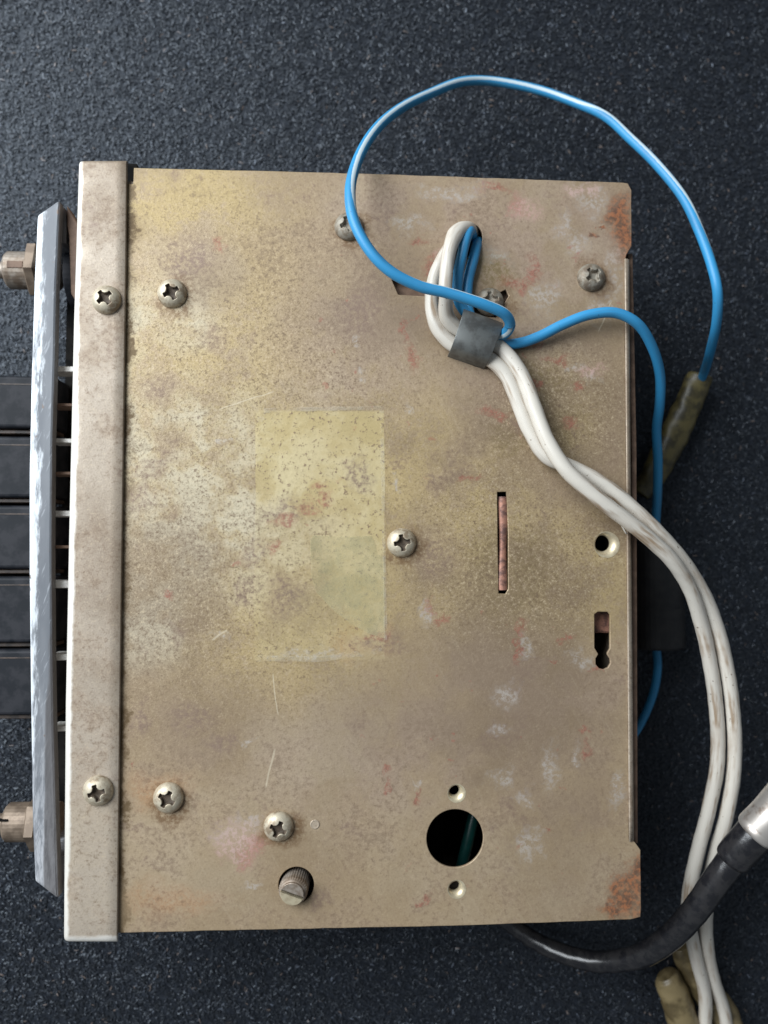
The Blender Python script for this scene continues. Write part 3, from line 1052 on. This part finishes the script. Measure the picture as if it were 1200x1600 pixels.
# inner face behind the bezel, near-black to put deep shade in the gap
bm = bmesh.new()
a, b = P(96, 420, mm(30)), P(96, 1400, mm(30))
box(bm, a.x - mm(2.5), X0 - mm(1.2), b.y + mm(6), a.y, mm(8.2), mm(18))
bmobj('front_panel', bm, M['dark_inside'], radio)
# metal bars bridging bezel and casing
for (y, hpx, mt) in ((572, 7, 'grey_bar'), (630, 3, 'rear'), (685, 5, 'grey_bar'), (737, 3, 'rear'), (798, 7, 'grey_bar'), (852, 3, 'rear'), (907, 10, 'grey_bar'), (1022, 8, 'grey_bar'), (1135, 6, 'grey_bar')):
    z = mm(39)
    p = P(98, y, z)
    q = P(98, y + hpx, z)
    bm = bmesh.new()
    box(bm, p.x - mm(3), p.x + mm(3.6), q.y - mm(.3), p.y, z - mm(6), z, mm(.15), 1)
    bmobj('guide_bar', bm, M[mt], radio)
# push buttons
a, b = P(46, 590, mm(16)), P(-40, 1116, mm(16))
bm = bmesh.new()
box(bm, b.x - mm(2), a.x + mm(7), b.y, a.y, mm(13), mm(16.5))
bmobj('button_gap_backing', bm, M['dark_inside'], radio)  # dark backing added so the gaps between buttons read as black shade
for (y0, y1) in ((587, 668), (682, 777), (790, 889), (901, 1005), (1015, 1119)):
    z = mm(28)
    a, b = P(50, y0, z), P(-40, y1, z)
    xr = a.x + mm(6)
    bm = bmesh.new()
    box(bm, b.x - mm(3), xr, b.y, a.y, mm(17), z, mm(0.9), 3)
    bt = bmobj('push_button', bm, M['button'], radio, False)
    bm = bmesh.new()
    yy = P(0, y0 + 12, z).y
    box(bm, b.x - mm(2), xr - mm(.5), yy - mm(.35), yy, z - mm(.5), z + mm(.12), mm(.05), 1)
    bmobj('worn_ridge', bm, M['button_edge'], bt)
    bm = bmesh.new()
    box(bm, b.x - mm(2.4), xr - mm(.5), b.y - mm(1.2), b.y - mm(.15), mm(19), z - mm(2.2), mm(.2), 1)
    bmobj('side_rib', bm, M['button_edge'], bt)

# control shafts with nuts
for (py, ys, zz, npx) in ((415, 1, 25, 46), (1292, 1, 25, 44)):
    z = mm(zz)
    c = P(46, py, z + mm(4))
    k = (CAM_LOC.z - z - mm(4)) / FPX
    bm = bmesh.new()
    # hex nut, axis along -x
    lathe(bm, [(npx * k * 0.84, 0), (npx * k * .97, mm(.5)), (npx * k * .97, mm(2.6)), (npx * k * .8, mm(3.2))], 6, place((c.x + mm(2.2), c.y, z), (-1, 0, 0), 0.3))
    sh = bm
    nut = bmobj('shaft_nut', sh, M['nut'], radio)
    bm = bmesh.new()
    lathe(bm, [(29 * k, -mm(6)), (29 * k, mm(6.4)), (26 * k, mm(7.0)), (13 * k, mm(7.05)), (13 * k, mm(11)), (11 * k, mm(12))], 32, place((c.x, c.y, z), (-1, 0, 0)))
    sf = bmobj('control_shaft', bm, M['shaft'] if py < 800 else M['nut'], radio)
    if py < 800:
        # flat cut into the outer shaft
        bm = bmesh.new()
        p = P(26, 413, z + mm(4.6))
        box(bm, p.x - mm(2.4), p.x + mm(1.6), p.y - mm(1.0), p.y + mm(.8), z + mm(3.6), z + 29 * k + mm(.12), mm(.1), 1)
        bmobj('shaft_slot', bm, M['rear'], sf)
    else:
        bm = bmesh.new()
        p = P(6, 1282, z + mm(4.6))
        box(bm, p.x - mm(1.4), p.x + mm(.9), p.y - mm(.2), p.y + mm(.25), z + mm(3.6), z + 29 * k + mm(.06))
        bmobj('shaft_mark', bm, M['dark_inside'], sf)
# round bushing behind the bezel at the upper shaft
c = P(104, 415, mm(36))
bm = bmesh.new()
lathe(bm, [(mm(7), -mm(3)), (mm(8.2), -mm(2)), (mm(8.2), mm(1.5)), (mm(7), mm(2))], 40, place((c.x, c.y, mm(26)), (-1, 0, 0)))
bmobj('shaft_bushing', bm, M['button'], radio, False)

# ------------------------------------------------------------------ leads
def wire_thing(name, items, r, mat, label, cat, n=10, group=None, nseg=16, wob=0.0):
    o = sweep(name, path(items, r, n), mat, nseg=nseg, wob=wob)
    thing(o, label, cat, group)
    return o


b1 = wire_thing('blue_wire', [
    (738, 392, 38, 150), (738, 370, 46, 150), (734, 361, 50.6, 110), (729, 370, 52.2, 100), (722, 398, 52.4, 110), (715, 436, 51.6, 140), (716, 468, 50.6, 150), (730, 491, 50.0, 150), (750, 506, 49.9, 120), (772, 522, 50.5, 80), (787, 522, 52.5, 40),
    (797, 508, 56, 70), (790, 492, 58.5, 60), (762, 478, 60, 62), (700, 458, 61, 64), (655, 447, 61.5, 74), (610, 424, 62.5, 90), (578, 392, 63, 100), (553, 345, 62.5, 80), (547, 300, 60.5, 30), (557, 255, 56, 5), (585, 205, 47, 5),
    (625, 170, 37, 0), (675, 145, 28, 0), (725, 127, 21, 8), (770, 127, 18, 0), (840, 140, 18, 10), (905, 163, 21, 10), (946, 182, 25, -20), (985, 217, 29, -15), (1025, 256, 33, -10), (1068, 310, 37, -20), (1092, 360, 40, -45),
    (1112, 415, 42, -75), (1121, 455, 42, -100), (1120, 500, 37, -120), (1110, 548, 26, -120), (1100, 582, 12, -90), (1091, 603, 7, -60), (1083, 620, 5.5, -60)],
    1.27, M['blue'], 'long blue wire with white tracer looping over the top edge into olive sleeve', 'wire', 10)
sv = [(1095, 585, 7.5, 0, 3.4), (1094, 588, 7.4, 0, 3.75), (1078, 625, 7, 0, 4.0), (1062, 662, 6.6, 0, 4.3), (1045, 697, 6.2, 0, 4.2), (1025, 735, 5.8, 0, 3.9), (1012, 755, 5.2, 0, 3.4), (1000, 772, 4.8, 0, 2.8)]
sweep('insulating_sleeve', path(sv, 4, 8), M['sleeve'], b1, 24, 0.72, wob=0.06)

b2 = wire_thing('blue_wire', [
    (744, 396, 38, 180), (747, 378, 44, 180), (744, 386, 48.2, 180), (739, 408, 49.4, 180), (732, 436, 49.3, 180), (730, 466, 49.3, 180), (736, 496, 49.5, 180), (757, 516, 49.6, 180), (785, 537, 49.6, 180), (812, 536, 49.7, 180), (842, 526, 50.2, 180), (880, 507, 51, 180), (920, 492, 51.8, 180),
    (962, 489, 52, 180), (995, 505, 51, 180), (1018, 540, 47, 180), (1031, 585, 41, 180), (1031, 630, 35, 180), (1026, 670, 29, 180), (1028, 720, 23, 180), (1027, 775, 17, 180), (1024, 820, 12, 180), (1023, 860, 10, 180)],
    1.27, M['blue'], 'shorter blue wire dropping over the right edge into a black inline holder', 'wire', 10)
c0, c1 = P(1020, 842, mm(9.5)), P(1023, 1012, mm(9.5))
ax = (c1 - c0)
bm = bmesh.new()
L = ax.length
lathe(bm, [(mm(3), 0), (mm(7.2), mm(.8)), (mm(8.4), mm(2)), (mm(8.4), L * .62), (mm(8.7), L * .63), (mm(8.7), L - mm(.6)), (mm(8.2), L)], 40, place((c0.x, c0.y, mm(9.0)), (ax.x, ax.y, 0)))
bmobj('inline_holder', bm, M['holder'], b2)
sweep('tail_wire', path([(1022, 990, 9, 180), (1026, 1018, 8.5, 180), (1027, 1048, 7, 180), (1020, 1085, 4.5, 180), (1004, 1124, 3, 180), (988, 1150, 2.2, 180), (965, 1170, 2, 180)], 1.2, 10), M['blue'], b2)

w1 = wire_thing('white_wire', [
    (742, 388, 38, 0, 1.8), (738, 366, 44, 0, 1.85), (727, 358, 50, 0, 1.9), (712, 366, 53, 0, 1.95), (702, 392, 55.0, 0, 1.62), (697, 430, 55.4, 0, 1.62), (696, 465, 54.6, 0, 1.62), (699, 496, 52.2), (717, 515, 50.8), (744, 527, 50.1), (773, 538, 50.3), (795, 557, 50.8),
    (817, 590, 51.6), (836, 640, 52.6), (856, 690, 53.6), (884, 733, 54.2), (930, 775, 54), (975, 810, 53), (1015, 842, 51.5), (1050, 876, 49.5), (1077, 918, 46), (1096, 975, 41.5), (1111, 1045, 37.5),
    (1120, 1120, 34), (1121, 1190, 32), (1109, 1258, 30), (1093, 1320, 28.5), (1080, 1375, 27), (1075, 1420, 24), (1080, 1460, 20), (1090, 1505, 16), (1101, 1550, 12), (1102, 1590, 8.5), (1097, 1640, 6.5)],
    1.82, M['white'], 'grubby white wire lying nearest, the left one of the pair from the clip', 'wire', 10, wob=0.03)
w2 = wire_thing('white_wire', [
    (734, 396, 38, 0, 1.8), (728, 378, 44, 0, 1.8), (716, 372, 49, 0, 1.85), (698, 394, 50.0, 0, 1.62), (680, 430, 50.0, 0, 1.62), (674, 470, 50.0, 0, 1.62), (682, 508, 50.1), (705, 536, 50.1), (735, 550, 50.0), (765, 561, 50.0), (789, 583, 50.1),
    (808, 624, 50.2), (827, 672, 50.2), (853, 712, 50.3), (890, 729, 50.3), (925, 746, 50.6), (970, 778, 50.6), (1020, 824, 49.5), (1060, 868, 47), (1092, 915, 44), (1116, 968, 41), (1135, 1040, 38),
    (1146, 1120, 35), (1147, 1200, 32.5), (1135, 1275, 30), (1119, 1330, 27), (1107, 1385, 24), (1103, 1430, 21), (1105, 1480, 17), (1115, 1530, 12.5), (1130, 1575, 9), (1138, 1620, 7), (1144, 1660, 6)],
    1.82, M['white'], 'grubby white wire emerging beneath its twin, the right one along the bend', 'wire', 10, wob=0.03)
# stray bristle on the white wire
sweep('frayed_strand', path([(968, 812, 50.4), (972, 822, 50), (977, 831, 49.8), (979, 834, 49.3)], 0.22, 6), M['white'], w1, 6)
sl = [(1040, 1522, 7, 0, 2.9), (1043, 1527, 7, 0, 3.7), (1052, 1550, 7, 0, 4.2), (1062, 1580, 6.8, 0, 4.4), (1074, 1615, 6.5, 0, 4.4), (1085, 1650, 6, 0, 4.2)]
sweep('insulating_sleeve', path(sl, 4, 8), M['sleeve_pale'], w1, 24, 0.85, wob=0.05)
sl = [(1064, 1478, 5.5, 0, 2.6), (1068, 1488, 5.4, 0, 3.2), (1082, 1518, 5.2, 0, 3.6), (1108, 1555, 5, 0, 4.3), (1130, 1585, 4.6, 0, 4.4), (1145, 1620, 4.4, 0, 4.2)]
sweep('insulating_sleeve', path(sl, 4, 8), M['sleeve_pale'], w2, 24, 0.8, wob=0.05)

ant = empty('aerial_cable', P(960, 1500, 0.0))
thing(ant, 'thick black rubber aerial cable with metal plug curving over the white wires', 'cable')
def rel(o):
    o.matrix_parent_inverse = Matrix.Translation(-Vector(ant.location))
    return o
cab = sweep('rubber_jacket', path([
    (760, 1415, 6, 0, 2.2), (800, 1446, 8, 0, 2.3), (840, 1472, 11, 0, 2.45), (885, 1492, 15, 0, 2.6), (930, 1502, 19, 0, 2.7), (975, 1500, 24, 0, 2.85), (1015, 1487, 29, 0, 3.0), (1050, 1462, 33, 0, 3.1), (1082, 1428, 37, 0, 3.2),
    (1110, 1390, 40, 0, 3.3), (1135, 1355, 42, 0, 3.4), (1152, 1334, 43, 0, 3.5)], 3, 10), M['black_rubber'], ant, 24, wob=0.02)
rel(cab)
rel(sweep('strain_relief', path([(1141, 1347, 42.6, 0, 3.5), (1144, 1343, 42.8, 0, 4.1), (1152, 1333, 43.4, 0, 4.3), (1162, 1322, 44.4, 0, 4.35), (1172, 1311, 45.2, 0, 4.4), (1182, 1300, 45.8, 0, 4.3), (1186, 1296, 46, 0, 3.6)], 4, 6), M['black_rubber'], ant, 28))
rel(sweep('metal_plug', path([(1178, 1303, 46, 0, 4.4), (1181, 1300, 46.2, 0, 4.9), (1188, 1293, 46.6, 0, 5.0), (1205, 1276, 48.0, 0, 5.0), (1250, 1225, 51, 0, 5.0), (1256, 1219, 51.2, 0, 4.4)], 4, 6), M['plug'], ant, 32))
